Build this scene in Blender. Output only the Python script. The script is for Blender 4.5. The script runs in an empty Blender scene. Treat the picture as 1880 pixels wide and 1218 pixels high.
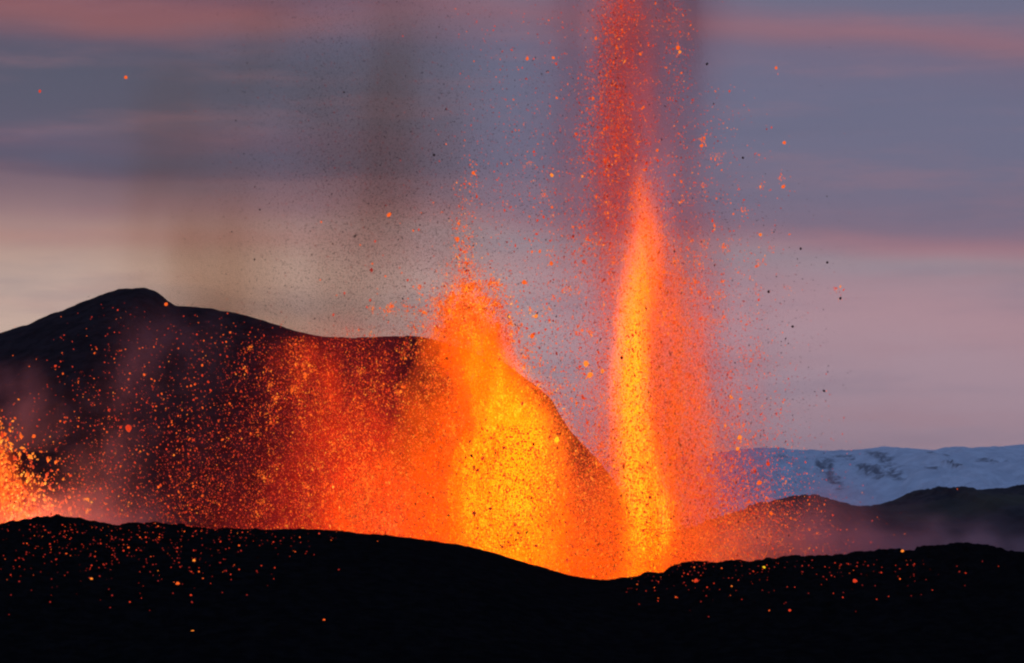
import bpy, math, random
import numpy as np
from mathutils import Vector

rng = np.random.default_rng(7)
random.seed(7)
S = bpy.context.scene
COL = S.collection

# ------------------------------------------------------------------ camera
F = 85.0 / 36.0 * 1880.0            # focal length in photo pixels
TILT = math.atan(351.0 / F)
cd = bpy.data.cameras.new('camera'); cam = bpy.data.objects.new('camera', cd); COL.objects.link(cam)
cd.lens = 85; cd.sensor_width = 36; cd.clip_start = 0.5; cd.clip_end = 60000
cam.location = (0, 0, 0); cam.rotation_euler = (math.pi / 2 + TILT, 0, 0)
S.camera = cam

# ------------------------------------------------------------------ node helper
class NT:
    def __init__(s, tree):
        s.t = tree; s.n = tree.nodes; s.l = tree.links
    def new(s, kind, **kw):
        n = s.n.new(kind)
        for k, v in kw.items(): setattr(n, k, v)
        return n
    def link(s, a, b): s.l.new(a, b)
    def put(s, sock, v):
        if isinstance(v, bpy.types.NodeSocket): s.l.new(v, sock)
        else: sock.default_value = v
    def m(s, op, a, b=None, c=None, clamp=False):
        n = s.new('ShaderNodeMath', operation=op, use_clamp=clamp)
        s.put(n.inputs[0], a)
        if b is not None: s.put(n.inputs[1], b)
        if c is not None: s.put(n.inputs[2], c)
        return n.outputs[0]
    def rng(s, v, a, b, c=0.0, d=1.0, smooth=True):
        n = s.new('ShaderNodeMapRange', interpolation_type='SMOOTHSTEP' if smooth else 'LINEAR')
        s.put(n.inputs['Value'], v)
        for k, x in (('From Min', a), ('From Max', b), ('To Min', c), ('To Max', d)): s.put(n.inputs[k], x)
        return n.outputs[0]
    def xyz(s, v):
        n = s.new('ShaderNodeSeparateXYZ'); s.link(v, n.inputs[0]); return n.outputs
    def comb(s, x, y, z):
        n = s.new('ShaderNodeCombineXYZ')
        for i, v in enumerate((x, y, z)): s.put(n.inputs[i], v)
        return n.outputs[0]
    def noise(s, vec, scale, detail=2, rough=.5, out=0, dist=0.0):
        n = s.new('ShaderNodeTexNoise'); s.link(vec, n.inputs['Vector'])
        n.inputs['Scale'].default_value = scale; n.inputs['Detail'].default_value = detail
        n.inputs['Roughness'].default_value = rough; n.inputs['Distortion'].default_value = dist
        return n.outputs[out]
    def mix(s, f, a, b):
        n = s.new('ShaderNodeMix', data_type='RGBA'); s.put(n.inputs[0], f)
        s.put(n.inputs[6], a); s.put(n.inputs[7], b); return n.outputs[2]
    def curve(s, v, pts):
        n = s.new('ShaderNodeFloatCurve'); s.put(n.inputs['Value'], v)
        c = n.mapping.curves[0]
        pts = sorted(pts)
        while len(c.points) < len(pts): c.points.new(0.5, 0.5)
        for p, q in zip(c.points, pts): p.location = q; p.handle_type = 'AUTO_CLAMPED'
        n.mapping.update(); return n.outputs[0]
    def ramp(s, v, stops):
        n = s.new('ShaderNodeValToRGB'); s.put(n.inputs[0], v)
        n.color_ramp.interpolation = 'B_SPLINE'
        e = n.color_ramp.elements
        while len(e) < len(stops): e.new(0.5)
        for el, (p, c) in zip(e, sorted(stops)): el.position = p; el.color = c
        return n.outputs[0]

def lin(r, g, b):
    f = lambda c: (c / 255 / 12.92) if c <= 10 else ((c / 255 + .055) / 1.055) ** 2.4
    return (f(r), f(g), f(b), 1)

# ------------------------------------------------------------------ world: dusk sky with bands of cloud
W = bpy.data.worlds.new('World'); S.world = W; W.use_nodes = True
w = NT(W.node_tree); w.n.clear()
SUN_EL, SUN_AZ = math.radians(1.5), math.radians(-38)     # low behind the left hill
dirv = w.new('ShaderNodeTexCoord').outputs['Generated']
dx, dy, dz = w.xyz(dirv)
hor = w.m('SQRT', w.m('ADD', w.m('MULTIPLY', dx, dx), w.m('MULTIPLY', dy, dy)))
el = w.m('DIVIDE', dz, w.m('MAXIMUM', hor, 0.02))
az = w.m('DIVIDE', dx, w.m('MAXIMUM', dy, 0.15))
nv = w.comb(w.m('MULTIPLY', az, 9.0), w.m('MULTIPLY', el, 40.0), 0.0)
wn = w.noise(nv, 1.0, 3, .55)
wn2 = w.noise(w.comb(w.m('MULTIPLY', az, 3.0), w.m('MULTIPLY', el, 9.0), 4.0), 1.3, 3, .5)
elw = w.m('ADD', el, w.m('MULTIPLY', w.m('SUBTRACT', wn2, .5), .034))
elw = w.m('ADD', elw, w.m('MULTIPLY', w.m('SUBTRACT', wn, .5), .006))
def T(py): return (960.0 - py) / 1065.0
left = [(960, 150, 132, 128), (700, 204, 178, 160), (560, 208, 178, 163), (490, 202, 174, 159), (450, 186, 155, 143), (420, 180, 138, 130),
        (395, 176, 143, 136), (360, 150, 120, 124), (310, 122, 102, 114), (300, 112, 93, 108), (278, 91, 89, 108), (250, 112, 92, 109),
        (222, 95, 94, 112), (130, 90, 91, 108), (82, 92, 90, 109), (62, 124, 92, 103), (36, 148, 98, 101), (14, 128, 88, 100), (-10, 102, 86, 105), (-90, 96, 92, 115)]
right = [(960, 140, 122, 140), (830, 176, 146, 156), (700, 176, 148, 159), (630, 178, 148, 158), (570, 182, 144, 152), (520, 166, 140, 151),
         (485, 158, 143, 152), (466, 168, 132, 141), (445, 162, 120, 131), (418, 132, 114, 133), (350, 115, 112, 135), (200, 111, 112, 137),
         (130, 115, 108, 132), (98, 134, 107, 124), (78, 146, 108, 122), (52, 127, 109, 129), (22, 112, 112, 135), (-90, 105, 110, 138)]
cl = w.ramp(w.m('DIVIDE', elw, .24), [(T(p), lin(r, g, b)) for p, r, g, b in left])
elr = w.m('ADD', elw, w.m('MULTIPLY', w.m('SUBTRACT', az, .15), .10))
cr = w.ramp(w.m('DIVIDE', elr, .24), [(T(p), lin(r, g, b)) for p, r, g, b in right])
sky = w.mix(w.rng(az, -.13, .06), cl, cr)
# thin pink streaks caught by the last light
st = w.noise(w.comb(w.m('MULTIPLY', az, 7.0), w.m('MULTIPLY', el, 52.0), 9.0), 1.0, 7, .62)
sm = w.m('MULTIPLY', w.rng(st, .46, .74), .30)
sky = w.mix(sm, sky, lin(168, 120, 126))
st2 = w.noise(w.comb(w.m('MULTIPLY', az, 5.0), w.m('MULTIPLY', el, 36.0), 2.0), 1.0, 7, .6)
sky = w.mix(w.m('MULTIPLY', w.rng(st2, .46, .74), .34), sky, lin(98, 104, 128))
ns = w.new('ShaderNodeTexSky', sky_type='NISHITA'); ns.sun_disc = False
ns.sun_elevation = SUN_EL; ns.sun_rotation = SUN_AZ; ns.air_density = 1.2; ns.dust_density = 1.5; ns.ozone_density = 3
nsc = w.new('ShaderNodeVectorMath', operation='SCALE'); w.link(ns.outputs[0], nsc.inputs[0]); nsc.inputs['Scale'].default_value = 1.0
upper = w.new('ShaderNodeMix', data_type='RGBA', blend_type='ADD'); upper.inputs[0].default_value = 1
upper.inputs[6].default_value = (.085, .125, .26, 1); w.link(nsc.outputs[0], upper.inputs[7])
fac = w.m('MAXIMUM', w.rng(el, .26, .8), w.rng(dy, .75, .1))
sky = w.mix(fac, sky, upper.outputs[2])
bg = w.new('ShaderNodeBackground'); w.link(sky, bg.inputs[0]); bg.inputs[1].default_value = 1.0
wo = w.new('ShaderNodeOutputWorld'); w.link(bg.outputs[0], wo.inputs[0])
NISHITA_STRENGTH = 0.10
nsc.inputs['Scale'].default_value = NISHITA_STRENGTH

# ------------------------------------------------------------------ sun (almost set)
sd = bpy.data.lights.new('sun', 'SUN'); sd.energy = 0.12; sd.angle = math.radians(2); sd.color = (1, .62, .42)
so = bpy.data.objects.new('sun', sd); COL.objects.link(so)
sdir = Vector((math.sin(SUN_AZ) * math.cos(SUN_EL), math.cos(SUN_AZ) * math.cos(SUN_EL), math.sin(SUN_EL)))
so.rotation_euler = sdir.to_track_quat('Z', 'Y').to_euler()

vs = S.view_settings; vs.view_transform = 'Standard'; vs.look = 'None'; vs.exposure = 0; vs.gamma = 1; vs.use_curve_mapping = False
S.render.engine = 'CYCLES'
cy = S.cycles
cy.max_bounces = 3; cy.diffuse_bounces = 1; cy.volume_bounces = 0; cy.transparent_max_bounces = 48
cy.volume_step_rate = 1.0; cy.volume_max_steps = 256
cy.pixel_filter_type = 'BLACKMAN_HARRIS'; cy.filter_width = 2.2; cy.use_denoising = True; cy.sample_clamp_indirect = 2.0
S.render.film_transparent = False

# ------------------------------------------------------------------ helpers
def pos(px, py, Y):
    """a photo pixel and a distance in metres -> a point of the place"""
    a = (px - 940.0) / F; b = (609.0 - py) / F
    c, s = math.cos(TILT), math.sin(TILT)
    vy = c - b * s; vz = s + b * c
    return np.array([a / vy * Y, Y, vz / vy * Y])

def link(o, parent=None):
    COL.objects.link(o)
    if parent: o.parent = parent
    return o

def tag(o, label=None, cat=None, group=None, kind=None):
    if label: o['label'] = label
    if cat: o['category'] = cat
    if group: o['group'] = group
    if kind: o['kind'] = kind
    return o

def mesh_np(name, V, faces, mats, parent=None, midx=None, smooth=False):
    """faces: (n,3) or (n,4) int array"""
    me = bpy.data.meshes.new(name)
    V = np.asarray(V, np.float32); Fa = np.asarray(faces, np.int32); n, k = Fa.shape
    me.vertices.add(len(V)); me.vertices.foreach_set('co', V.ravel())
    me.loops.add(n * k); me.loops.foreach_set('vertex_index', Fa.ravel())
    me.polygons.add(n); me.polygons.foreach_set('loop_start', np.arange(0, n * k, k, dtype=np.int32))
    for m in mats: me.materials.append(m)
    if midx is not None: me.polygons.foreach_set('material_index', np.asarray(midx, np.int32))
    me.update(calc_edges=True)
    if smooth: me.polygons.foreach_set('use_smooth', np.ones(n, bool))
    return link(bpy.data.objects.new(name, me), parent)

def hashn(ix, iy, iz, seed):
    h = (ix * 374761393 + iy * 668265263 + iz * 2147483647 + seed * 1274126177) & 0xffffffff
    h = ((h ^ (h >> 13)) * 1274126177) & 0xffffffff
    h = ((h ^ (h >> 16)) * 2246822519) & 0xffffffff
    return ((h ^ (h >> 15)) & 0xffffff) / float(0xffffff)

def vnoise(x, y, z=0.0, seed=1):
    x, y, z = np.broadcast_arrays(np.asarray(x, float), np.asarray(y, float), np.asarray(z, float))
    ix, iy, iz = (np.floor(v).astype(np.int64) for v in (x, y, z))
    fx, fy, fz = x - ix, y - iy, z - iz
    fx, fy, fz = (v * v * (3 - 2 * v) for v in (fx, fy, fz))
    r = 0
    for a in (0, 1):
        for b in (0, 1):
            for c in (0, 1):
                r = r + hashn(ix + a, iy + b, iz + c, seed) * (fx if a else 1 - fx) * (fy if b else 1 - fy) * (fz if c else 1 - fz)
    return r

def fbm(x, y, z=0.0, oct=5, seed=1, gain=.5):
    r = 0; a = 1; t = 0
    for i in range(oct):
        r = r + a * vnoise(x * 2 ** i + 17.3 * i, y * 2 ** i, np.asarray(z) * 2 ** i, seed + i); t += a; a *= gain
    return r / t - .5

def grid_mesh(name, xs, ys, Z, mats, smooth=True):
    X, Y = np.meshgrid(xs, ys)
    V = np.stack([X, Y, Z], -1).reshape(-1, 3)
    ny, nx = X.shape
    i = np.arange((ny - 1) * (nx - 1)); r = i // (nx - 1); c = i % (nx - 1)
    a = r * nx + c
    return mesh_np(name, V, np.stack([a, a + 1, a + nx + 1, a + nx], 1), mats, smooth=smooth)

def profile(pts, Y):
    P = np.array([pos(x, y, Y) for x, y in pts]); return P[:, 0], P[:, 2]

# ------------------------------------------------------------------ rock, ash and snow materials
def rock_mat(name, c1, c2, scale, rough=.95, bump=.6, moss=None, spec=.05):
    m = bpy.data.materials.new(name); m.use_nodes = True; t = NT(m.node_tree)
    b = t.n['Principled BSDF']
    co = t.new('ShaderNodeTexCoord').outputs['Object']
    n = t.noise(co, scale, 8, .65)
    c = t.mix(t.rng(n, .35, .7), c1, c2)
    if moss:
        n2 = t.noise(co, scale * .12, 5, .6)
        c = t.mix(t.m('MULTIPLY', t.rng(n2, .45, .65), .8), c, moss)
    t.link(c, b.inputs['Base Color']); b.inputs['Roughness'].default_value = rough
    b.inputs['Specular IOR Level'].default_value = spec
    bp = t.new('ShaderNodeBump'); bp.inputs['Strength'].default_value = bump; bp.inputs['Distance'].default_value = .5
    t.link(n, bp.inputs['Height']); t.link(bp.outputs[0], b.inputs['Normal'])
    return m
M_ash = rock_mat('black_ash', (.003, .003, .003, 1), (.009, .0085, .0085, 1), .8, spec=0)
M_cone = rock_mat('dark_cinder', (.015, .010, .011, 1), (.036, .024, .026, 1), .35, spec=.03)
M_ridge = rock_mat('dark_tuff', (.020, .018, .022, 1), (.06, .05, .05, 1), .05, moss=(.07, .062, .034, 1))
M_clinker = rock_mat('cooled_clinker', (.02, .015, .015, 1), (.04, .03, .03, 1), 6)

FLOOR = -14.0
# ------------------------------------------------------------------ ground: one sheet, black ash slopes in front, flat beyond
CR = 230.0
crest_px = [(-400, 985), (-150, 975), (0, 967), (40, 960), (80, 954), (100, 951), (135, 953), (170, 960), (215, 966), (250, 963), (300, 963), (340, 968), (400, 971),
            (480, 973), (560, 974), (620, 975), (680, 981), (740, 988), (800, 995), (850, 1002), (900, 1014), (950, 1029), (1000, 1044), (1040, 1055),
            (1080, 1063), (1120, 1066), (1150, 1062), (1190, 1056), (1215, 1052), (1232, 1041), (1252, 1036), (1300, 1035), (1360, 1033), (1420, 1028), (1440, 1024),
            (1500, 1021), (1560, 1020), (1600, 1013), (1640, 1011), (1670, 1014), (1700, 1004), (1740, 1000), (1790, 1003), (1830, 1010), (1880, 1021), (2000, 1040), (2300, 1060)]
cxs, czs = profile(crest_px, CR)
def ground_z(x, y, noise=True):
    x = np.asarray(x, float); y = np.asarray(y, float)
    zc = np.interp(x, cxs, czs)
    near = -1.7 - np.clip(y + 5, 0, None) * .22
    near = np.maximum(near, FLOOR)
    t = np.clip((y - 135) / (CR - 135), 0, 1); t = np.sin(t * math.pi / 2) ** 1.5
    z = np.where(y < CR, FLOOR + (zc - FLOOR) * t, np.maximum(FLOOR, zc - .012 * (y - CR) ** 2 * 1.0 - .1 * (y - CR)))
    z = np.maximum(z, np.where(y < 100, near, FLOOR))
    if noise:
        fade = np.clip((zc - FLOOR) / 10, .3, 1) * np.exp(-((y - CR) / 90) ** 2)
        rough = np.interp(x, [-60, -32, -22, -8, 8, 12, 50], [.9, .8, .5, .4, .35, .9, 1.0])
        z = z + fade * (fbm(x * .7, y * .7, oct=5, seed=3, gain=.66) * 1.25 * rough + fbm(x * .12, y * .12, oct=3, seed=9) * .9 * (np.abs(y - CR) / 40).clip(0, 1))
        z = z + .6 * fbm(x * .03, y * .03, seed=5) * (y > 300)
    return z
gx = np.concatenate([-np.geomspace(12000, 75, 24), np.arange(-72, 72.01, .24), np.geomspace(75, 12000, 24)])
gy = np.concatenate([[-3000, -500, -100, -40], np.arange(-20, 180, 4.0), np.arange(180, 216, 1.0), np.arange(216, 240, .3), np.arange(240, 300, 3.0), np.geomspace(300, 12000, 45)])
GX, GY = np.meshgrid(gx, gy)
g = grid_mesh('ground', gx, gy, ground_z(GX, GY), [M_ash], smooth=False)
tag(g, 'black ash ground rising to the two dark slopes in front of the fountains', 'ground', kind='structure')

# ------------------------------------------------------------------ the dark crater hill behind the fountains
HY = 430.0
hill_px = [(-700, 800), (-300, 700), (0, 613), (60, 592), (130, 564), (165, 549), (195, 538), (230, 530), (265, 528), (285, 535), (300, 547), (322, 561), (345, 563), (380, 567), (420, 573),
           (450, 578), (480, 587), (505, 596), (540, 607), (570, 614), (610, 619), (650, 621), (690, 619), (740, 617), (780, 620), (810, 628), (850, 641),
           (890, 655), (930, 668), (950, 684), (975, 702), (1000, 722), (1015, 736), (1030, 765), (1048, 792), (1070, 818), (1095, 843), (1118, 870),
           (1145, 910), (1180, 960), (1230, 1020), (1290, 1100), (1400, 1150)]
hxs, hzs = profile(hill_px, HY)
hx = np.arange(-165, 50, .6); hy = np.concatenate([np.arange(322, 400, 2.5), np.arange(400, 450, .9), np.arange(450, 640, 5)])
HX, HYY = np.meshgrid(hx, hy)
hz = np.interp(HX, hxs, hzs)
t = np.where(HYY < HY, (HYY - 322) / (HY - 322), 1 - (HYY - HY) / 190).clip(0, 1)
t = np.where(HYY < HY, 1 - (1 - t) ** 1.25, np.sin(t * math.pi / 2))
gul = (fbm(HX * .06, HYY * .012, oct=4, seed=21)) * 7 * np.clip((HY - HYY) / 40, 0, 1) * np.clip(t * 3, 0, 1)
HZ = FLOOR - 1 + (hz - FLOOR + 1) * t + gul + fbm(HX * .5, HYY * .5, oct=4, seed=31, gain=.65) * .8
h = grid_mesh('crater_hill', hx, hy, HZ, [M_cone], smooth=True)
tag(h, 'large dark volcanic hill with a rounded summit behind the lava fountains', 'hill', kind='structure')

# ------------------------------------------------------------------ low dark ridge on the right, farther off
RY = 820.0
ridge_px = [(700, 1010), (1000, 1000), (1200, 990), (1290, 968), (1320, 955), (1345, 947), (1370, 938), (1400, 927), (1430, 921), (1455, 915), (1466, 911), (1480, 911), (1492, 917), (1515, 922),
            (1524, 928), (1532, 926), (1545, 932), (1600, 932), (1640, 926), (1680, 916), (1698, 911), (1702, 903), (1712, 901), (1720, 897), (1735, 900), (1750, 902), (1770, 903),
            (1800, 902), (1840, 899), (1880, 893), (2100, 870), (2600, 900), (3200, 960)]
rxs, rzs = profile(ridge_px, RY)
rx = np.arange(-50, 330, .7); ry = np.concatenate([np.arange(560, 780, 9), np.arange(780, 850, 2.0), np.arange(850, 1150, 15)])
RX, RYY = np.meshgrid(rx, ry)
rz = np.interp(RX, rxs, rzs)
t = np.where(RYY < RY, (RYY - 560) / (RY - 560), 1 - (RYY - RY) / 300).clip(0, 1)
t = np.sin(t * math.pi / 2)
RZ = FLOOR - 1 + (rz - FLOOR + 1) * t + fbm(RX * .04, RYY * .03, oct=5, seed=41) * 5 * np.clip((RY - RYY) / 90, 0, 1) * np.clip(t * 3, 0, 1) \
    + fbm(RX * .22, RYY * .22, oct=5, seed=43, gain=.7) * 3.0
r = grid_mesh('rocky_ridge', rx, ry, RZ, [M_ridge], smooth=False)
tag(r, 'low dark rocky ridge in front of the snow mountains on the right', 'ridge', kind='structure')

# ------------------------------------------------------------------ snow mountains
SY = 6000.0
snow_px = [(-800, 860), (300, 850), (900, 842), (1200, 838), (1300, 836), (1350, 828), (1400, 822), (1430, 820), (1455, 824), (1500, 827), (1560, 828), (1600, 824), (1622, 819), (1660, 822),
           (1690, 824), (1715, 827), (1738, 820), (1760, 822), (1790, 821), (1820, 818), (1850, 817), (1880, 815), (2000, 810), (2400, 790), (3000, 830)]
sxs, szs = profile(snow_px, SY)
sx = np.arange(-2500, 2600, 8.0); sy = np.concatenate([np.arange(4000, 5800, 16), np.arange(5800, 6100, 8), np.arange(6100, 7400, 60)])
SX, SYY = np.meshgrid(sx, sy)
sz = np.interp(SX, sxs, szs)
t = np.where(SYY < SY, (SYY - 4000) / (SY - 4000), 1 - (SYY - SY) / 1400).clip(0, 1)
rid = np.abs(fbm(SX * .0028, SYY * .0016, oct=6, seed=51, gain=.55))
SZ = FLOOR - 1 + (sz - FLOOR) * (t ** 1.15) + (.10 - rid) * 300 * np.clip(t * 2, 0, 1) * np.clip(np.abs(SY - SYY) / 500, .06, 1) + fbm(SX * .02, SYY * .02, oct=5, seed=55, gain=.6) * 13
M_snow = bpy.data.materials.new('snow'); M_snow.use_nodes = True
t_ = NT(M_snow.node_tree); b = t_.n['Principled BSDF']
co = t_.new('ShaderNodeTexCoord').outputs['Object']
geo = t_.new('ShaderNodeNewGeometry')
ox, oy, oz = t_.xyz(co)
nz = t_.xyz(geo.outputs['Normal'])[2]
nn = t_.noise(co, .012, 6, .65); nn2 = t_.noise(co, .03, 5, .65)
nn3 = t_.noise(co, .055, 5, .7)
rockm = t_.rng(t_.m('ADD', nn, t_.m('MULTIPLY', nn2, .35)), .86, .92)
# outcrops of bare rock, at their places on the slope
for (px, py, rw, rh) in ((1514, 856, 13, 16), (1524, 872, 10, 14), (1533, 886, 7, 10), (1606, 866, 14, 10), (1624, 843, 11, 14), (1612, 835, 13, 7), (1637, 863, 9, 12), (1590, 858, 9, 6),
                         (1700, 856, 9, 3), (1760, 852, 8, 4), (1818, 847, 14, 4), (1735, 833, 8, 3), (1550, 840, 14, 4), (1440, 838, 12, 3)):
    yy = np.linspace(4200, 6050, 600); d_ = pos(px, py, 1.0)
    ji = np.clip(((d_[0] * yy + 2500) / 8).astype(int), 0, len(sx) - 1); ii = np.searchsorted(sy, yy).clip(0, len(sy) - 1)
    hit = np.nonzero(SZ[ii, ji] >= d_[2] * yy)[0]
    P = pos(px, py, yy[hit[0]] if len(hit) else 5900.0)
    sxx = 5750.0 / F
    qx = t_.m('DIVIDE', t_.m('SUBTRACT', t_.m('ADD', ox, t_.m('MULTIPLY', t_.m('SUBTRACT', nn2, .5), 60)), P[0]), rw * sxx)
    qz = t_.m('DIVIDE', t_.m('SUBTRACT', t_.m('ADD', oz, t_.m('MULTIPLY', t_.m('SUBTRACT', nn, .5), 60)), P[2]), rh * sxx)
    d = t_.m('ADD', t_.m('MULTIPLY', qx, qx), t_.m('MULTIPLY', qz, qz))
    rockm = t_.m('MAXIMUM', rockm, t_.m('MULTIPLY', t_.rng(d, 2.2, .2, 0, 1.0), t_.rng(nn3, .36, .56)))
c = t_.mix(t_.m('MULTIPLY', rockm, .85), t_.mix(t_.rng(nn2, .3, .7), (.66, .68, .72, 1), (.90, .92, .95, 1)), (.09, .08, .10, 1))
t_.link(c, b.inputs['Base Color']); b.inputs['Roughness'].default_value = .8
bp = t_.new('ShaderNodeBump'); bp.inputs['Strength'].default_value = .6; bp.inputs['Distance'].default_value = 14
t_.link(nn2, bp.inputs['Height']); t_.link(bp.outputs[0], b.inputs['Normal'])
s_ = grid_mesh('snow_mountains', sx, sy, SZ, [M_snow], smooth=True)
tag(s_, 'long snow covered mountain range with bare rock patches at the horizon', 'mountains', kind='structure')

# ------------------------------------------------------------------ volumes: a lathe-like hull round a curved axis, and density that dies out inside it
def rows3(rows, Y):
    """(py, px, half width px, value...) -> z, x, w in metres (bottom to top)"""
    out = []
    for q in rows:
        P = pos(q[1], q[0], Y); out.append((P[2], P[0], max(q[2], 2) * Y / F) + tuple(q[3:]))
    return sorted(out)

def hull(name, R, Y, mat, depth=1.0, k=1.9, parent=None, seg=20, origin=None):
    V = []; Fc = []
    n = len(R)
    for (z, x, wd, *_) in R:
        for j in range(seg):
            a = 2 * math.pi * j / seg
            V.append((x + math.cos(a) * wd * k, Y + math.sin(a) * wd * k * depth, z))
    V.append((R[0][1], Y, R[0][0] - .01)); V.append((R[-1][1], Y, R[-1][0] + .01))
    V = np.array(V)
    ox = np.array(origin if origin is not None else (0, 0, 0)); V = V - ox
    for i in range(n - 1):
        for j in range(seg):
            a = i * seg + j; b_ = i * seg + (j + 1) % seg
            Fc.append((a, b_, b_ + seg)); Fc.append((a, b_ + seg, a + seg))
    for j in range(seg):
        Fc.append((n * seg, (j + 1) % seg, j)); Fc.append((n * seg + 1, (n - 1) * seg + j, (n - 1) * seg + (j + 1) % seg))
    o = mesh_np(name, V, Fc, [mat], parent=parent)
    return o

def plume_mat(name, R, Y, origin, depth=1.0, kind='glow', color=(1, .13, .002), streak=(.55, .12), contrast=(.25, .8), warp=.5, absorb=0.0, albedo=(.5, .5, .5), soak=(0, 0, 0), gain=1.0, rate=0.46, egain=1.0, aniso=0.0, sharp=1.5):
    m = bpy.data.materials.new(name); m.use_nodes = True; t = NT(m.node_tree); t.n.clear()
    co = t.new('ShaderNodeTexCoord').outputs['Object']
    x, y, z = t.xyz(co)
    z0, z1 = R[0][0] - origin[2], R[-1][0] - origin[2]
    u = t.rng(z, z0, z1, 0, 1, smooth=False)
    xs = [q[1] - origin[0] for q in R]; x0, x1 = min(xs) - .01, max(xs) + .01
    ws = [q[2] for q in R]; wm = max(ws); Is = [q[3] for q in R]; Im = max(Is)
    uu = [(q[0] - R[0][0]) / (R[-1][0] - R[0][0]) for q in R]
    ax = t.m('MULTIPLY_ADD', t.curve(u, [(a, (b_ - x0) / (x1 - x0)) for a, b_ in zip(uu, xs)]), x1 - x0, x0)
    wd = t.m('MULTIPLY', t.curve(u, [(a, b_ / wm) for a, b_ in zip(uu, ws)]), wm)
    it = t.m('MULTIPLY', t.curve(u, [(a, b_ / Im) for a, b_ in zip(uu, Is)]), Im)
    sc = t.comb(t.m('MULTIPLY', x, streak[0]), t.m('MULTIPLY', y, streak[0]), t.m('MULTIPLY', z, streak[1]))
    nt = t.new('ShaderNodeTexNoise'); t.link(sc, nt.inputs['Vector']); nt.inputs['Scale'].default_value = 1; nt.inputs['Detail'].default_value = 2.5; nt.inputs['Roughness'].default_value = .6
    n2 = t.new('ShaderNodeTexNoise'); t.link(sc, n2.inputs['Vector']); n2.inputs['Scale'].default_value = .61; n2.inputs['Detail'].default_value = .5
    wx = t.m('MULTIPLY', t.m('SUBTRACT', n2.outputs[0], .5), t.m('MULTIPLY', wd, 2 * warp))
    qx = t.m('DIVIDE', t.m('ADD', t.m('SUBTRACT', x, ax), wx), wd)
    qy = t.m('DIVIDE', y, t.m('MULTIPLY', wd, depth))
    r2 = t.m('ADD', t.m('MULTIPLY', qx, qx), t.m('MULTIPLY', qy, qy))
    gss = t.m('MAXIMUM', t.m('SUBTRACT', t.m('POWER', 2.718, t.m('MULTIPLY', r2, -sharp)), .03), 0)
    nf = t.rng(nt.outputs['Fac'], contrast[0], contrast[1], 0, 2.0)
    # per metre of depth, so that a wide plume is no brighter than a narrow one
    dens = t.m('MULTIPLY', t.m('MULTIPLY', gss, nf), t.m('DIVIDE', it, t.m('MULTIPLY', wd, 1.45 * depth)))
    dens = t.m('MULTIPLY', dens, gain)
    out = t.new('ShaderNodeOutputMaterial')
    if kind == 'glow':
        e = t.new('ShaderNodeEmission'); e.inputs[0].default_value = (*color, 1); t.link(t.m('MULTIPLY', dens, egain), e.inputs[1])
        if absorb:
            a = t.new('ShaderNodeVolumeAbsorption'); a.inputs[0].default_value = (.05, .03, .03, 1)
            t.link(t.m('MULTIPLY', dens, absorb), a.inputs[1])
            ad = t.new('ShaderNodeAddShader'); t.link(e.outputs[0], ad.inputs[0]); t.link(a.outputs[0], ad.inputs[1]); t.link(ad.outputs[0], out.inputs['Volume'])
        else: t.link(e.outputs[0], out.inputs['Volume'])
    else:
        p = t.new('ShaderNodeVolumePrincipled'); p.inputs['Color'].default_value = (*albedo, 1); p.inputs['Absorption Color'].default_value = (*soak, 1); t.link(dens, p.inputs['Density']); p.inputs['Anisotropy'].default_value = aniso
        t.link(p.outputs[0], out.inputs['Volume'])
    m.cycles.volume_step_rate = rate
    m.cycles.emission_sampling = 'NONE'
    return m

def plume(name, rows, Y, origin=None, parent=None, depth=1.0, k=1.9, **kw):
    R = rows3(rows, Y)
    og = np.array(origin if origin is not None else (R[0][1], Y, R[0][0]))
    mat = plume_mat(name + '_matter', R, Y, og, depth=depth, **kw)
    o = hull(name, R, Y, mat, depth=depth, k=k, parent=parent, origin=og)
    if parent is None: o.location = og
    return o

def empty(name, loc):
    o = bpy.data.objects.new(name, None); COL.objects.link(o); o.location = loc; o.empty_display_size = 2; return o

def glow_light(parent, dz, power, size, dx=0.0):
    ld = bpy.data.lights.new('lava_glow', 'POINT'); ld.energy = power; ld.color = (1, .20, .06); ld.shadow_soft_size = size
    lo = link(bpy.data.objects.new('lava_glow', ld), parent); lo.location = (dx, 0, dz); return lo

# ------------------------------------------------------------------ lava matter of the flying clots
def glow_mat(name, col, s):
    m = bpy.data.materials.new(name); m.use_nodes = True; t = NT(m.node_tree); b = t.n['Principled BSDF']
    b.inputs['Base Color'].default_value = (.03, .02, .02, 1); b.inputs['Roughness'].default_value = .9
    co = t.new('ShaderNodeTexCoord').outputs['Object']
    n = t.noise(co, 3.0, 3, .6)
    b.inputs['Emission Color'].default_value = (*col, 1)
    t.link(t.rng(n, .3, .7, s * .7, s * 1.25), b.inputs['Emission Strength'])
    m.cycles.emission_sampling = 'NONE'
    return m
HOT = [glow_mat('lava_yellow', (1, .38, .045), 1.3), glow_mat('lava_amber', (1, .24, .02), 1.1), glow_mat('lava_orange', (1, .125, .008), 1.0),
       glow_mat('lava_red', (.85, .05, .008), .85), glow_mat('lava_dull_red', (.42, .02, .006), .75), M_clinker, glow_mat('lava_incandescent', (1, .56, .010), 1.15), glow_mat('lava_deep_amber', (1, .30, .006), 1.15)]

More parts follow.
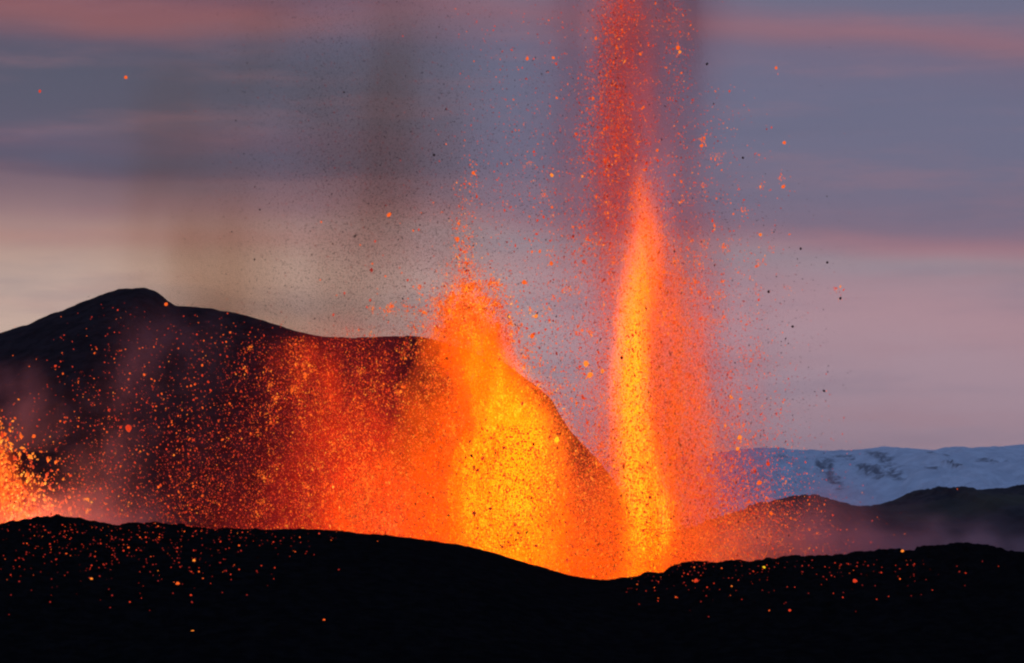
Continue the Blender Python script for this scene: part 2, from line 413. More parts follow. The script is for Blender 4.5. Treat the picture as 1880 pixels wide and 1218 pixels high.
TET = np.array([(1, 0, 0), (-1, 0, 0), (0, 1, 0), (0, -1, 0), (0, 0, 1), (0, 0, -1)], float)
TF = np.array([(4, 0, 2), (4, 2, 1), (4, 1, 3), (4, 3, 0), (5, 2, 0), (5, 1, 2), (5, 3, 1), (5, 0, 3)])
def clots(name, P, r, el_, mi, parent=None, lean=.5):
    """many small ragged clots as one mesh; P (n,3), r radius, el_ stretch, mi material index"""
    n = len(P)
    sc = np.stack([r * rng.uniform(.6, 1.3, n), r * rng.uniform(.6, 1.3, n), r * el_], 1)
    V = TET[None] * sc[:, None] * rng.uniform(.7, 1.25, (n, 6, 1))
    ax = rng.normal(0, lean, n); ay = rng.normal(0, lean, n); az_ = rng.uniform(0, 6.28, n)
    def rot(V, a, i, j):
        c, s = np.cos(a)[:, None], np.sin(a)[:, None]
        A, B = V[:, :, i].copy(), V[:, :, j].copy()
        V[:, :, i] = A * c - B * s; V[:, :, j] = A * s + B * c
    rot(V, az_, 0, 1); rot(V, ax, 1, 2); rot(V, ay, 0, 2)
    V = V + P[:, None]
    Fc = (TF[None] + (np.arange(n) * 6)[:, None, None]).reshape(-1, 3)
    return mesh_np(name, V.reshape(-1, 3), Fc, HOT, parent=parent, midx=np.repeat(mi, 8))

def spray(rows, n, Y, origin, depth=1.0, clump=.7, freq=(.35, .12), seed=1, spread=1.0):
    """points of a plume: (py, px, half width px, weight)"""
    R = rows3(rows, Y)
    z = np.array([q[0] for q in R]); x = np.array([q[1] for q in R]); wd = np.array([q[2] for q in R]); I = np.array([q[3] for q in R])
    zz = np.linspace(z[0], z[-1], 400); wgt = np.interp(zz, z, I) * np.interp(zz, z, wd); cdf = np.cumsum(wgt); cdf /= cdf[-1]
    out = []; got = 0
    while got < n:
        m_ = 2 * n
        zs = np.interp(rng.random(m_), cdf, zz)
        g1 = rng.normal(0, .62 * spread, m_); g2 = rng.normal(0, .62 * spread, m_)
        W_ = np.interp(zs, z, wd)
        P = np.stack([np.interp(zs, z, x) + g1 * W_, Y + g2 * W_ * depth, zs], 1)
        P0 = P[:, 0] + .18 * P[:, 2] + 5 * vnoise(P[:, 0] * .12, P[:, 2] * .09, 0, seed + 2)
        v = vnoise(P0 * freq[0], P[:, 1] * freq[0], P[:, 2] * freq[1], seed) * .6 + vnoise(P[:, 0] * freq[0] * 3, P[:, 1] * freq[0] * 3, P[:, 2] * freq[1] * 3, seed + 5) * .4
        keep = rng.random(m_) < np.clip((v - .5) * 3.2 * clump + (1 - .5 * clump), .03, 1)
        P = P[keep]; out.append(P); got += len(P)
    return np.concatenate(out)[:n] - np.asarray(origin)

def arcs(n_arc, per, origin_x, spread_x, h_lo, h_hi, vent, depth=4.0, lean=0.0, seed=1, fan=.09):
    """streams of clots strung along the ballistic curves on which they were thrown out; returns points relative to the vent"""
    r_ = np.random.default_rng(seed); out = []; tan = []
    for i in range(n_arc):
        h_ = h_lo + (h_hi - h_lo) * r_.random() ** 1.4; vz = math.sqrt(2 * 9.8 * h_)
        vx = r_.normal(lean, 1.0) * fan * vz; x0_ = r_.normal(origin_x, spread_x); y0_ = r_.normal(0, depth)
        t0 = r_.uniform(.35, 1.35) * vz / 9.8; k_ = max(6, int(per * r_.uniform(.4, 1.6))); ln = r_.uniform(.06, .28)
        t_a = t0 + r_.random(k_) ** 1.5 * ln; j = .10 + .55 * (t_a - t0)[:, None] / ln
        out.append(np.stack([x0_ + vx * t_a, y0_ + 0 * t_a, vz * t_a - 4.9 * t_a ** 2], 1) + r_.normal(0, 1, (k_, 3)) * j)
    P_ = np.concatenate(out); return P_[P_[:, 2] > 4]

def pick(n, probs):
    p = np.array(probs, float); return rng.choice(len(p), n, p=p / p.sum())
def sizes(n, a, b, tail=.02, big=2.2):
    r_ = a * np.exp(rng.normal(0, .35, n)).clip(.5, 2); r_ = np.minimum(r_, b)
    return np.where(rng.random(n) < tail, r_ * big, r_)

FY = 300.0
def heated(P, mi, origin, rows, depth=1.0):
    """clots inside the incandescent core are yellow hot, those round it amber"""
    R = rows3(rows, FY); Q = P + np.asarray(origin)
    z = [q[0] for q in R]; x = np.interp(Q[:, 2], z, [q[1] for q in R]); w_ = np.interp(Q[:, 2], z, [q[2] for q in R]); I = np.interp(Q[:, 2], z, [q[3] for q in R])
    v = .5 * vnoise(Q[:, 0] * .7, Q[:, 2] * .22, Q[:, 1] * .1, 77) + .5 * vnoise(Q[:, 0] * 2.2, Q[:, 2] * .8, Q[:, 1] * .3, 78)
    q = I * np.exp(-1.1 * ((Q[:, 0] - x) / w_) ** 2) * (.1 + 1.8 * v)
    u = rng.random(len(P))
    mi = mi.copy()
    pat = .6 * vnoise(Q[:, 0] * .45 + Q[:, 2] * .1, Q[:, 2] * .28, Q[:, 1] * .2, 81) + .4 * vnoise(Q[:, 0] * 1.5, Q[:, 2] * .7, Q[:, 1] * .5, 82)
    mi[(pat > .60) & (mi == 3) & (u < .6)] = 2
    mi[(pat > .60) & (q > .2) & (mi == 2) & (u < .6)] = 7
    mi[(pat < .42) & (mi == 2) & (u < .7)] = 3
    mi[(pat < .34) & (mi == 3) & (u < .5)] = 4
    mi[(q > .5) & (u < .75)] = 2
    mi[(q > 1.0) & (u < .8)] = 7
    mi[(q > 2.1) & (u < .88)] = 6
    return mi
# ================================================================== the tall fountain
vent_t = pos(1185, 1150, FY)
tall = empty('lava_fountain', vent_t)
tag(tall, 'tall narrow lava fountain right of centre with a yellow core and high red column', 'lava fountain', 'lava fountains along the fissure')
core_t = [(1140, 1175, 45, 1.0), (1075, 1175, 48, 1.2), (1030, 1186, 44, 2.0), (985, 1190, 42, 4.0), (925, 1184, 40, 4.4), (870, 1172, 38, 3.2), (820, 1166, 36, 2.7), (760, 1162, 34, 2.6), (700, 1159, 32, 2.7),
          (640, 1161, 31, 2.5), (580, 1165, 31, 1.9), (520, 1174, 33, 1.25), (460, 1181, 31, .8), (400, 1184, 26, .42), (350, 1179, 20, .2), (295, 1176, 14, .0)]
plume('incandescent_core', core_t, FY, vent_t, tall, color=(1, .15, .0012), streak=(.7, .14), contrast=(.15, .85), warp=.36, absorb=.35, egain=2.1, rate=0.38)
body_t = [(1140, 1190, 130, 1.4), (1075, 1190, 130, 1.7), (1000, 1205, 116, 1.5), (900, 1206, 108, 1.15), (800, 1205, 98, .85), (700, 1202, 86, .75), (600, 1206, 68, .65), (520, 1206, 52, .7), (450, 1198, 42, .48), (385, 1188, 32, .24), (325, 1182, 24, 0)]
plume('fire_body', body_t, FY, vent_t, tall, color=(1, .11, .001), streak=(.55, .09), contrast=(.3, .75), warp=.9, absorb=1.6, egain=1.7, rate=0.61)
veil_t = [(1140, 1200, 180, .6), (1000, 1215, 170, .5), (900, 1220, 160, .42), (700, 1210, 135, .36), (520, 1190, 118, .26), (380, 1175, 100, .22), (230, 1165, 88, .20), (80, 1155, 70, .15), (-60, 1155, 70, .15), (-260, 1175, 85, .0)]
plume('red_veil', veil_t, FY, vent_t, tall, color=(1, .055, .004), streak=(.30, .07), contrast=(.3, .8), warp=.6, absorb=1.3, egain=1.5, k=2.2, rate=0.61)
P1 = spray(body_t[:-1] + [(330, 1184, 22, .35)], 60000, FY, vent_t, seed=11, clump=.8, spread=1.32, freq=(.5, .10))
P2 = spray([(1100, 1200, 190, .8), (950, 1225, 195, .8), (800, 1220, 180, .6), (650, 1210, 155, .46), (500, 1190, 130, .32), (380, 1160, 110, .28), (250, 1150, 95, .22), (100, 1150, 85, .18), (-20, 1160, 90, .15)], 24000, FY, vent_t, seed=12, clump=.8)
P3 = spray([(620, 1110, 60, .25), (520, 1115, 66, .45), (400, 1125, 66, .7), (300, 1122, 60, 1), (200, 1125, 46, 1), (100, 1132, 38, .9), (-40, 1140, 38, .8)], 9000, FY, vent_t, seed=13, clump=.9)
P3b = spray([(420, 1240, 50, .3), (260, 1255, 40, .5), (150, 1250, 32, .7), (60, 1240, 30, 1), (-40, 1235, 36, 1)], 800, FY, vent_t, seed=17, clump=.9)
P3 = np.concatenate([P3, P3b])
n1, n2, n3 = len(P1), len(P2), len(P3)
hot1 = heated(P1, pick(n1, (.0, .06, .50, .36, .05, .03)), vent_t, core_t)
mi = np.concatenate([hot1, pick(n2, (.0, .02, .28, .45, .15, .10)), pick(n3, (.0, .01, .18, .51, .30, .0))])
G1 = arcs(260, 26, 0, 2.2, 20, 60, vent_t, 3, .15, 61); mi = np.concatenate([mi, heated(G1, pick(len(G1), (0, .14, .56, .28, .02, 0)), vent_t, core_t)])
PP = np.concatenate([P1, P2, P3, G1]); rr = np.concatenate([sizes(n1, .046, .10, .012), sizes(n2, .044, .11, .02, 2), sizes(n3, .044, .12, .03, 1.8), sizes(len(G1), .048, .14, .05, 1.6)])
sp = clots('lava_spatter', PP, rr, rng.uniform(1, 2.6, len(PP)), mi, tall, lean=.35)
tag(sp, kind='stuff')
P4 = spray([(1040, 1185, 48, .6), (980, 1185, 50, 1), (900, 1180, 46, 1), (820, 1165, 40, .6), (600, 1170, 45, .3)], 2200, FY - 6, vent_t, seed=14, clump=.3)
sp = clots('cooling_fragments', P4, sizes(len(P4), .07, .14, .05, 1.8), rng.uniform(.8, 1.6, len(P4)), pick(len(P4), (0, 0, 0, .4, .6, .25)), tall); tag(sp, kind='stuff')
glow_light(tall, 16, 110000, 5); glow_light(tall, 38, 40000, 4)

# ================================================================== the middle fountain with its wide spray to the left
vent_m = pos(960, 1150, FY)
mid = empty('lava_fountain', vent_m)
tag(mid, 'broad lava fountain with a yellow heart and a wide red spray to its left', 'lava fountain', 'lava fountains along the fissure')
core_m = [(1140, 965, 80, 1.2), (1070, 962, 90, 1.5), (1010, 938, 96, 3.0), (950, 932, 92, 4.0), (890, 932, 88, 4.8), (830, 936, 82, 5.0), (780, 948, 66, 3.8), (730, 925, 62, 2.4), (670, 892, 56, 1.7), (610, 868, 44, 1.0), (550, 856, 34, .4), (505, 850, 26, 0)]
plume('incandescent_core', core_m, FY, vent_m, mid, color=(1, .15, .0012), streak=(.45, .22), contrast=(.15, .85), warp=.6, absorb=.2, egain=1.5, rate=0.46)
body_m = [(1140, 990, 190, 1.3), (1070, 985, 185, 1.5), (1000, 900, 215, 1.7), (920, 875, 180, 1.5), (820, 880, 128, 1.45), (740, 880, 96, 1.9), (670, 872, 80, 1.9), (600, 864, 66, 1.1), (555, 860, 58, .38), (520, 858, 56, .1), (480, 856, 50, 0)]
plume('fire_body', body_m, FY, vent_m, mid, color=(1, .09, .001), streak=(.4, .18), contrast=(.25, .75), warp=.7, absorb=1.8, egain=2.2, rate=0.61, depth=.6)
left_m = [(1060, 755, 150, 1.2), (1000, 745, 146, 1.3), (930, 716, 132, .9), (860, 682, 112, .62), (790, 640, 92, .42), (720, 598, 74, .30), (665, 565, 58, .28), (610, 550, 45, 0)]
plume('leaning_spray', left_m, FY - 2, vent_m, mid, color=(1, .040, .001), streak=(.4, .2), contrast=(.25, .8), warp=1.1, absorb=.5, egain=1.0, rate=0.61, depth=.6)
wide_m = [(1050, 640, 240, .40), (960, 630, 235, .34), (850, 630, 215, .26), (740, 640, 195, .18), (650, 650, 160, .11), (560, 660, 130, 0)]
plume('red_veil', wide_m, FY, vent_m, mid, color=(1, .022, .004), streak=(.2, .10), contrast=(.25, .8), warp=.5, absorb=.2, rate=0.77, depth=.6)
A1 = spray(body_m[:-1] + [(480, 855, 34, .3)], 62000, FY, vent_m, seed=21, clump=.6, depth=.6, spread=1.05, freq=(.5, .14))
A2 = spray(left_m[:-1] + [(620, 555, 55, .3)], 30000, FY, vent_m, seed=22, clump=1.0, spread=1.1, freq=(.4, .16))
A3 = spray([(1010, 560, 260, .9), (930, 570, 260, .8), (840, 590, 230, .75), (740, 620, 210, .7), (650, 640, 200, .5), (600, 680, 160, .15)], 21000, FY, vent_m, seed=23, clump=1.0, freq=(.25, .12))
A4 = spray([(1020, 1080, 60, 1), (900, 1070, 60, 1), (800, 1030, 50, .8), (700, 960, 60, .5)], 7000, FY, vent_m, seed=24, clump=.7, spread=1.2)
A5 = spray([(620, 866, 70, 1.2), (560, 862, 60, 1), (500, 862, 36, .5), (440, 850, 30, .2), (390, 850, 24, .07), (310, 868, 12, .07), (290, 868, 8, .05)], 3600, FY, vent_m, seed=25, clump=1.0, freq=(.5, .15))
ns_ = [len(q) for q in (A1, A2, A3, A4, A5)]
hot = heated(A1, pick(ns_[0], (.01, .12, .52, .31, .02, .02)), vent_m, core_m)
mi = np.concatenate([hot, heated(A2, pick(ns_[1], (.004, .04, .26, .45, .25, 0)), vent_m, core_m), pick(ns_[2], (.0, .008, .12, .40, .472, 0)), pick(ns_[3], (.03, .14, .38, .35, .06, .04)), pick(ns_[4], (.02, .16, .5, .28, .02, .02))])
G2 = np.concatenate([arcs(90, 70, -6.6, 1.7, 37, 43.5, vent_m, 2, -.1, 64, .022), arcs(420, 26, -4, 4.0, 16, 42, vent_m, 4, -.2, 62), arcs(260, 22, -18, 6, 10, 33, vent_m, 4, -.9, 63, .07)]); mi = np.concatenate([mi, heated(G2, pick(len(G2), (.01, .18, .54, .25, .02, 0)), vent_m, core_m)])
PP = np.concatenate([A1, A2, A3, A4, A5, G2]); rr = np.concatenate([sizes(ns_[0], .048, .11, .02, 2), sizes(ns_[1], .046, .10, .02, 2), sizes(ns_[2], .042, .09, .02, 2), sizes(ns_[3], .05, .11, .03, 2.2), sizes(ns_[4], .06, .13, .02, 2), sizes(len(G2), .058, .14, .05, 1.6)])
sp = clots('lava_spatter', PP, rr, rng.uniform(1, 2.3, len(PP)), mi, mid, lean=.45); tag(sp, kind='stuff')
A6 = spray([(1010, 930, 90, .8), (930, 930, 95, 1), (850, 935, 90, 1), (780, 945, 70, .8)], 3600, FY - 8, vent_m, seed=26, clump=.3)
sp = clots('cooling_fragments', A6, sizes(len(A6), .07, .14, .05, 1.8), rng.uniform(.8, 1.6, len(A6)), pick(len(A6), (0, 0, 0, .4, .6, .25)), mid); tag(sp, kind='stuff')
glow_light(mid, 14, 90000, 6); glow_light(mid, 12, 50000, 5, -16)

# ================================================================== the fountain cut by the left edge
vent_l = pos(-20, 1100, FY)
lef = empty('lava_fountain', vent_l)
tag(lef, 'small lava fountain cut off by the left edge of the photo behind the black slope', 'lava fountain', 'lava fountains along the fissure')
body_l = [(1090, 0, 80, 1.6), (980, 10, 85, 1.7), (930, 5, 70, 1.4), (880, -5, 52, 1.0), (830, -10, 38, .6), (780, -12, 24, .2), (740, -12, 14, 0)]
plume('fire_body', body_l, FY, vent_l, lef, color=(1, .085, .012), streak=(.45, .2), contrast=(.3, .75), warp=.5, absorb=.2, rate=0.77)
B1 = spray([(1000, 10, 110, 1.4), (920, 10, 90, 1.1), (860, -5, 65, .7), (800, -15, 45, .35), (745, -15, 25, .1)], 2600, FY, vent_l, seed=31, clump=.9)
sp = clots('lava_spatter', B1, sizes(len(B1), .13, .3, .05, 1.8), rng.uniform(1, 2.2, len(B1)), pick(len(B1), (.08, .28, .42, .18, .04, 0)), lef, lean=.6); tag(sp, kind='stuff')
glow_light(lef, 9, 60000, 3, 4)

# ================================================================== loose fine fragments in the air (far too many to count)
def band(n, f): return f(n)
Q1 = spray([(700, 640, 300, .5), (600, 680, 300, 1), (480, 690, 260, 1.1), (350, 690, 230, 1), (200, 690, 220, .9), (80, 690, 220, .5), (-20, 700, 230, .3)], 26000, FY + 30, (0, 0, 0), seed=41, clump=.9, freq=(.08, .05))
Q2 = spray([(900, 1300, 150, 1), (700, 1310, 170, 1), (500, 1330, 150, .7), (350, 1320, 120, .6)], 3000, FY, (0, 0, 0), seed=42, clump=.5)
Q3 = spray([(800, 1010, 110, .7), (700, 1010, 110, .9), (600, 990, 120, 1), (450, 980, 120, 1), (300, 960, 130, .6), (100, 960, 130, .4)], 3500, FY, (0, 0, 0), seed=43, clump=.5)
Q4 = spray([(800, 1460, 130, .5), (650, 1480, 120, .5), (400, 1480, 120, .25), (100, 1420, 120, .2)], 260, FY, (0, 0, 0), seed=44, clump=.3)
Q = np.concatenate([Q1, Q2, Q3, Q4])
o = clots('ash_fragments', Q, sizes(len(Q), .038, .10, .015, 2.0), rng.uniform(.8, 1.5, len(Q)), pick(len(Q), (0, 0, 0, 0, .16, .84)))
tag(o, 'fine dark ash and cinder specks drifting across the sky over the crater hill', 'ash', kind='stuff')
E1 = spray([(950, 250, 260, 1), (800, 260, 260, .9), (650, 300, 220, .5), (560, 350, 180, .15)], 2300, FY, (0, 0, 0), seed=51, clump=.6)
E2 = spray([(720, 1000, 120, .8), (600, 1000, 130, 1), (450, 1000, 130, .7), (300, 980, 150, .5), (100, 970, 130, .25), (0, 970, 130, .15)], 2300, FY, (0, 0, 0), seed=52, clump=.4)
E3 = spray([(1000, 1360, 110, 1.5), (880, 1340, 100, 1.1), (750, 1335, 95, .6), (600, 1325, 100, .4), (350, 1320, 90, .3), (150, 1300, 80, .2)], 2600, FY, (0, 0, 0), seed=53, clump=.5)
E4 = spray([(960, 120, 150, 1), (900, 110, 120, .6), (820, 80, 120, .25)], 500, FY, (0, 0, 0), seed=54, clump=.4)
E5 = spray([(1020, 1480, 110, 1), (960, 1440, 90, 1), (920, 1430, 70, .5)], 500, FY, (0, 0, 0), seed=55, clump=.4)
E = np.concatenate([E1, E2, E3, E4, E5]); ne = [len(q) for q in (E1, E2, E3, E4, E5)]
mi = np.concatenate([pick(ne[0], (0, .03, .25, .37, .35, 0)), pick(ne[1], (0, .01, .30, .44, .25, 0)), pick(ne[2], (0, .03, .35, .45, .17, 0)), pick(ne[3], (.02, .15, .4, .3, .13, 0)), pick(ne[4], (0, .05, .4, .35, .2, 0))])
o = clots('flying_sparks', E, sizes(len(E), .06, .14, .02, 1.8), rng.uniform(.9, 1.6, len(E)), mi)
tag(o, 'fine glowing red sparks thinly scattered round the fountains and before the hill', 'sparks', kind='stuff')

# ================================================================== single lava clots in the air
def blob(name, seed, mat):
    import bmesh
    bm = bmesh.new(); bmesh.ops.create_icosphere(bm, subdivisions=2, radius=1)
    for v in bm.verts:
        k_ = float(.75 + .7 * vnoise(v.co.x * 1.3 + seed * 9, v.co.y * 1.3, v.co.z * 1.3 + 20, seed)); v.co *= k_
    me = bpy.data.meshes.new(name); bm.to_mesh(me); bm.free(); me.materials.append(mat)
    for p in me.polygons: p.use_smooth = True
    return me
BL = {(s, k): blob('lava_clot', s, HOT[k]) for s in (1, 2, 3, 4) for k in range(8)}
count = [0]
def bomb(P, r, k, label, group, name='lava_clot', cat='lava clot', st=1.5):
    s = 1 + count[0] % 4; count[0] += 1
    o = bpy.data.objects.new(name, BL[(s, k)]); COL.objects.link(o)
    o.location = P; o.scale = (r, r, r * st); o.rotation_euler = (random.gauss(0, .5), random.gauss(0, .5), random.uniform(0, 6.28))
    tag(o, label, cat, group)
    return o
px_m = FY / F
special = [(714, 395, 6.5, 2, 'large orange lava clot alone in the grey sky above the saddle of the hill'),
           (231, 142, 5, 2, 'lone orange clot high in the upper left sky'),
           (73, 168, 4, 3, 'faint red clot at the far upper left of the sky'),
           (682, 496, 5.5, 4, 'dark red clot above the hill left of the middle fountain'),
           (305, 559, 5, 2, 'orange clot on the skyline just right of the hill summit'),
           (62, 801, 6, 2, 'bright orange clot just above the small left fountain'),
           (236, 787, 9, 3, 'large ragged red clot before the dark left flank of the hill'),
           (1013, 322, 5.5, 1, 'amber clot in the sky well left of the tall core tip'),
           (968, 108, 5, 2, 'orange clot high up left of the red column'),
           (1245, 88, 6.5, 2, 'orange clot at the upper right edge of the red column, above its twin'),
           (1248, 96, 4.5, 1, 'pale orange clot close beneath its larger twin right of the red column'),
           (1288, 268, 5.5, 2, 'orange clot right of the red column where it narrows'),
           (1293, 253, 4, 2, 'small orange clot touching the skyward side of a larger one right of the column'),
           (1440, 262, 5, 2, 'topmost of the orange clots far right of the tall fountain'),
           (1438, 343, 5, 2, 'orange clot far right of the tall fountain below the cluster'),
           (1425, 125, 4.5, 2, 'lone orange clot in the blue grey upper right sky'),
           (1396, 431, 5, 1, 'pale elongated clot right of the tall fountain at the pink cloud band'),
           (1076, 668, 9, 1, 'large amber clot between the two big fountains, upper one of three'),
           (1083, 689, 8, 1, 'flat amber clot between the two big fountains, lower one of three'),
           (1106, 682, 6, 1, 'amber clot nearest the tall fountain of a group of three'),
           (1012, 484, 6, 2, 'orange clot between the fountains at mid height'),
           (962, 518, 7, 2, 'orange clot to the right above the middle fountain tip'),
           (984, 581, 5.5, 1, 'amber clot over the gap between the two big fountains'),
           (977, 617, 7, 2, 'orange clot just above the right shoulder of the hill'),
           (1358, 804, 7, 1, 'bright amber clot at the right rim of the tall fountain spray'),
           (1354, 824, 5.5, 1, 'amber clot just below the brightest clot right of the tall fountain'),
           (1410, 852, 6, 3, 'red clot before the snow mountains near the fountain'),
           (1394, 887, 7, 2, 'orange clot low before the foot of the snow mountains'),
           (1416, 943, 6, 2, 'orange clot in front of the rocky ridge crest'),
           (842, 411, 5, 2, 'orange clot above the tip of the middle fountain'),
           (840, 440, 6, 2, 'second orange clot down above the middle fountain tip'),
           (1022, 808, 8, 6, 'bright yellow clot over the steep right flank of the hill'),
           (560, 690, 8, 2, 'bright ragged clot at the head of the leaning left spray'),
           (1340, 960, 5, 2, 'orange clot low at the right foot of the tall fountain'),
           (869, 318, 5, 2, 'pale clot topping the thin trail over the middle fountain')]
for px, py, r, k, lb in special:
    bomb(pos(px, py, FY - 5 + random.uniform(-3, 3)), r * px_m * .5, k, lb, None, st=1.25)
for px, py in ((1543, 548), (1470, 457), (1519, 482), (1455, 600), (1364, 290), (1298, 118), (797, 285), (1411, 536), (1513, 718)):
    bomb(pos(px, py, FY), 2.0 * px_m, 5, 'small dark cinder flying in the clear sky away from the fountains', 'dark cinders in the sky', 'flying_cinder', 'cinder', 1.2)
groups = [
    (46, [(760, 1020, 90, .7), (650, 1000, 100, 1), (500, 1000, 110, .8), (330, 1000, 110, .5)], (0, .04, .5, .46, 0, 0), 'small glowing lava clot in the sky between the two big fountains', 'lava clots between the two big fountains', .18),
    (40, [(420, 1130, 90, .8), (250, 1150, 100, 1), (60, 1150, 90, .8)], (0, .08, .5, .42, 0, 0), 'small glowing lava clot around the thin red column at the top', 'lava clots round the red upper column', .2),
    (40, [(950, 1350, 80, 1), (850, 1345, 80, 1), (600, 1330, 90, .5), (350, 1330, 90, .5)], (0, .04, .5, .46, 0, 0), 'small glowing lava clot flying right of the tall fountain', 'lava clots right of the tall fountain', .17),
    (80, [(940, 300, 260, 1), (800, 280, 260, 1), (650, 360, 220, .8)], (0, .06, .44, .5, 0, 0), 'small glowing lava clot flying before the dark hill face left of the sprays', 'lava clots before the dark hill face', .16),
    (26, [(590, 700, 130, 1), (480, 720, 120, .5), (380, 690, 100, .3)], (0, .05, .45, .4, .1, 0), 'small glowing lava clot in the sky just above the low saddle of the hill', 'lava clots above the saddle of the hill', .15),
]
for n, rows, pr, lb, gr, r0 in groups:
    P = spray(rows, n, FY - 4, (0, 0, 0), seed=int(n), clump=.3)
    mi = pick(n, pr)
    for i in range(n): bomb(P[i], r0 * random.uniform(.35, .75), int(mi[i]), lb, gr, st=random.uniform(1, 1.7))

# ================================================================== embers lying on the black slopes
def on_slope(px, py):
    """where the line of sight first meets the ground"""
    ys = np.linspace(150, 232, 400); d = pos(px, py, 1.0)
    z = ground_z(d[0] * ys, ys); hit = np.nonzero(z >= d[2] * ys)[0]
    if len(hit) == 0: return None
    y = ys[hit[0]]; return np.array([d[0] * y, y, z[hit[0]] + .03])
def slope_points(n, f):
    out = []
    while len(out) < n:
        px, py = f(); P = on_slope(px, py)
        if P is not None: out.append(P)
    return np.array(out)
def f_left():
    px = 260 + random.gauss(0, 170) if random.random() < .75 else random.uniform(0, 620)
    return px, 962 + abs(random.gauss(0, 1)) * (62 - 30 * max(0, (px - 350) / 300 if px > 350 else 0))
def f_right():
    px = random.uniform(1150, 1700) if random.random() < .8 else random.uniform(1150, 1860); return px, 1030 + abs(random.gauss(0, 38)) + (25 if px < 1230 else 0)
def ember(P, r, k, lb, gr): return bomb(P, r, k, lb, gr, 'glowing_ember', 'ember', .8)
for P in slope_points(120, f_left): ember(P, random.uniform(.026, .07), int(pick(1, (.0, .02, .15, .38, .45, 0))[0]), 'small ember glowing on the black slope below the dark hill, left half', 'embers on the left slope')
for P in slope_points(60, f_right): ember(P, random.uniform(.026, .065), int(pick(1, (.0, .02, .13, .38, .47, 0))[0]), 'small ember glowing on the black slope at the right of the gap', 'embers on the right slope')
for px, py, r, k, lb in ((353, 1163, 4, 1, 'bright lone ember, lowest on the left black slope'), (595, 1140, 3, 2, 'lone faint ember low on the slope below the leaning spray'), (168, 1066, 3, 1, 'bright ember left of centre of the left slope'),
                         (356, 1031, 4, 1, 'elongated amber ember near the crest of the left slope'), (326, 1074, 5, 2, 'ragged orange ember in the middle of the left slope'), (1402, 1044, 4.5, 6, 'brightest ember on the right slope, just below the crest'),
                         (1450, 1124, 3, 3, 'lone red ember low on the right slope'), (1657, 1013, 4.5, 1, 'bright ember on the crest of the right slope'), (1278, 1068, 6, 3, 'red ragged ember patch below the notch where the slopes meet'), (1570, 1068, 5, 3, 'dull red ember in the middle of the right slope')):
    P = on_slope(px, py)
    if P is not None: ember(P, r * .6 * CR / F, k, lb, None)
L = np.concatenate([slope_points(420, f_left), slope_points(160, f_right)])
o = clots('scattered_embers', L, sizes(len(L), .05, .09, .0), rng.uniform(.6, 1.0, len(L)), pick(len(L), (0, .0, .06, .30, .64, 0)))
tag(o, 'tiny red embers strewn over the black slopes', 'embers', kind='stuff')

# ================================================================== smoke and steam
def smoke(name, rows, Y, label, cat='smoke', **kw):
    o = plume(name, rows, Y, kind='smoke', k=2.4, **kw); tag(o, label, cat, kind='stuff'); return o
# brown smoke drifting up behind the hill
smoke('smoke_plume', [(720, 620, 290, .7), (600, 620, 270, .7), (480, 650, 220, .6), (360, 690, 190, .85), (240, 700, 180, .95), (120, 690, 190, .75), (0, 690, 190, .5), (-120, 720, 140, 0)], 620,
      'dark brown smoke column rising behind the hill saddle', color=None, albedo=(.34, .20, .13), soak=(.85, .36, .18), streak=(.030, .014), contrast=(.28, .78), warp=1.0, rate=1.7, gain=1.75)
smoke('smoke_plume', [(720, 370, 220, 1.3), (600, 370, 200, 1.3), (500, 360, 190, 1.1), (400, 340, 190, .8), (280, 330, 190, .55), (180, 360, 190, .4), (60, 420, 190, .3), (-80, 440, 200, 0)], 640,
      'thin brown smoke veil rising behind the summit of the hill', albedo=(.36, .18, .11), soak=(.95, .34, .14), streak=(.026, .013), contrast=(.28, .78), warp=1.0, rate=1.7, gain=1.6)
# dark smoke that the tall fountain drags up round it
smoke('smoke_plume', [(1000, 1215, 190, .3), (800, 1215, 185, .3), (600, 1195, 180, .5), (450, 1180, 170, .7), (300, 1165, 160, .8), (150, 1165, 150, .8), (0, 1175, 145, .7), (-120, 1180, 150, .4), (-260, 1190, 150, 0)], 332,
      'dark purple smoke wrapped round the upper part of the tall fountain', albedo=(.34, .15, .16), soak=(.5, .12, .14), streak=(.12, .03), contrast=(.25, .8), warp=.5, rate=1.54, gain=2.2, sharp=1.5, depth=.5)
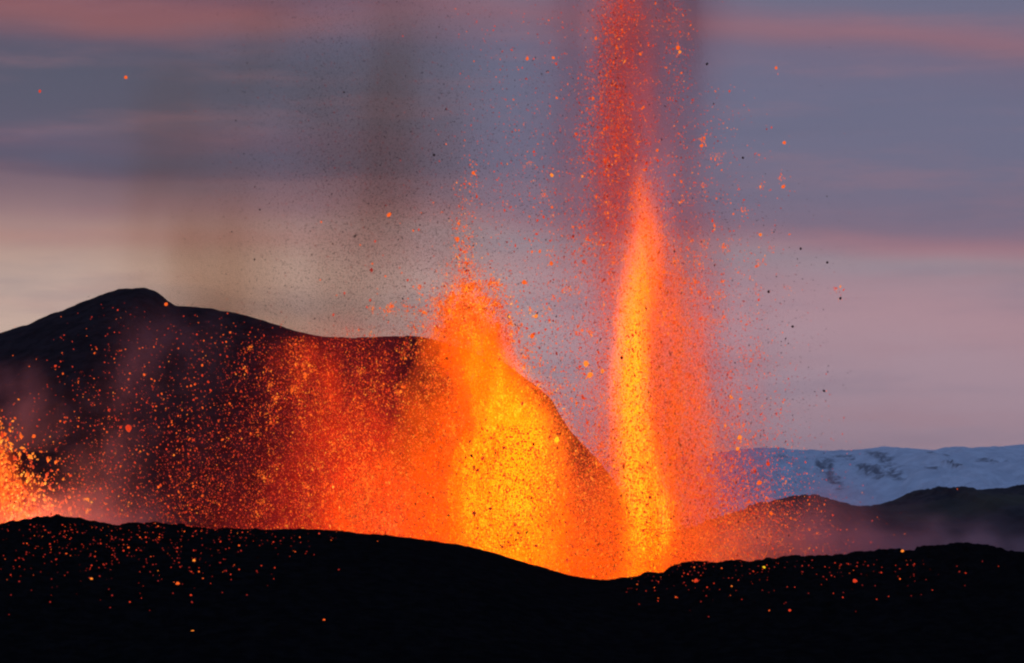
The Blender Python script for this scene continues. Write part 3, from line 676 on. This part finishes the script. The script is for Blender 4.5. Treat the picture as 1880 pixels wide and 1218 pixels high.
# violet wisps before the dark hill
smoke('smoke_wisp', [(985, 160, 140, .9), (930, 175, 130, .5), (860, 195, 120, .32), (760, 225, 115, .34), (680, 255, 105, .28), (600, 275, 90, .15), (540, 300, 80, 0)], 312,
      'thin violet steam drifting up before the left flank of the hill', albedo=(.62, .55, .72), streak=(.13, .10), contrast=(.38, .70), warp=1.2, rate=1.34, gain=.8)
smoke('smoke_wisp', [(830, 20, 70, .3), (760, 30, 80, .45), (700, 30, 70, .35), (650, 20, 60, 0)], 312,
      'faint violet steam patch before the hill near the left edge', albedo=(.62, .55, .72), streak=(.14, .10), contrast=(.38, .72), warp=1.0, rate=1.34, gain=.9)
smoke('steam_bank', [(1000, 90, 140, 2.0), (965, 95, 150, 2.0), (930, 110, 130, .9), (890, 130, 90, .12), (870, 130, 60, 0)], 290,
      'pink lit steam lying on the crest beside the small left fountain', cat='steam', albedo=(.75, .55, .62), streak=(.15, .15), contrast=(.3, .8), warp=.6, rate=1.54, gain=.9)
# steam along the foot of the right ridge
smoke('steam_bank', [(1040, 1450, 220, 1.6), (1000, 1460, 230, 1.6), (965, 1470, 200, .9), (930, 1480, 160, .35), (890, 1520, 110, .12), (860, 1540, 80, 0)], 300,
      'pink steam bank between the right slope and the rocky ridge', cat='steam', albedo=(.72, .58, .66), streak=(.10, .14), contrast=(.3, .75), warp=.9, rate=1.54, gain=1.4)
smoke('steam_bank', [(1040, 1760, 180, .9), (1000, 1770, 160, .9), (975, 1760, 140, .5), (945, 1730, 110, .2), (915, 1700, 80, 0)], 330,
      'grey violet steam drifting over the crest of the right slope', cat='steam', albedo=(.75, .74, .85), streak=(.10, .16), contrast=(.38, .75), warp=1.0, rate=1.54, gain=1.2)

# ================================================================== evening haze filling the whole place
x0, x1, y0, y1, z0, z1 = -12400, 12400, -3400, 12400, -40, 420
V = [(x, y, z) for x in (x0, x1) for y in (y0, y1) for z in (z0, z1)]
m = bpy.data.materials.new('hazy_air'); m.use_nodes = True; t = NT(m.node_tree); t.n.clear()
p = t.new('ShaderNodeVolumePrincipled'); p.inputs['Color'].default_value = (.80, .86, .97, 1); p.inputs['Density'].default_value = 3.0e-5
t.link(p.outputs[0], t.new('ShaderNodeOutputMaterial').inputs['Volume'])
tag(mesh_np('haze', V, [(0, 1, 3, 2), (4, 6, 7, 5), (0, 4, 5, 1), (2, 3, 7, 6), (0, 2, 6, 4), (1, 5, 7, 3)], [m]), 'thin evening haze in the air', 'haze', kind='stuff')
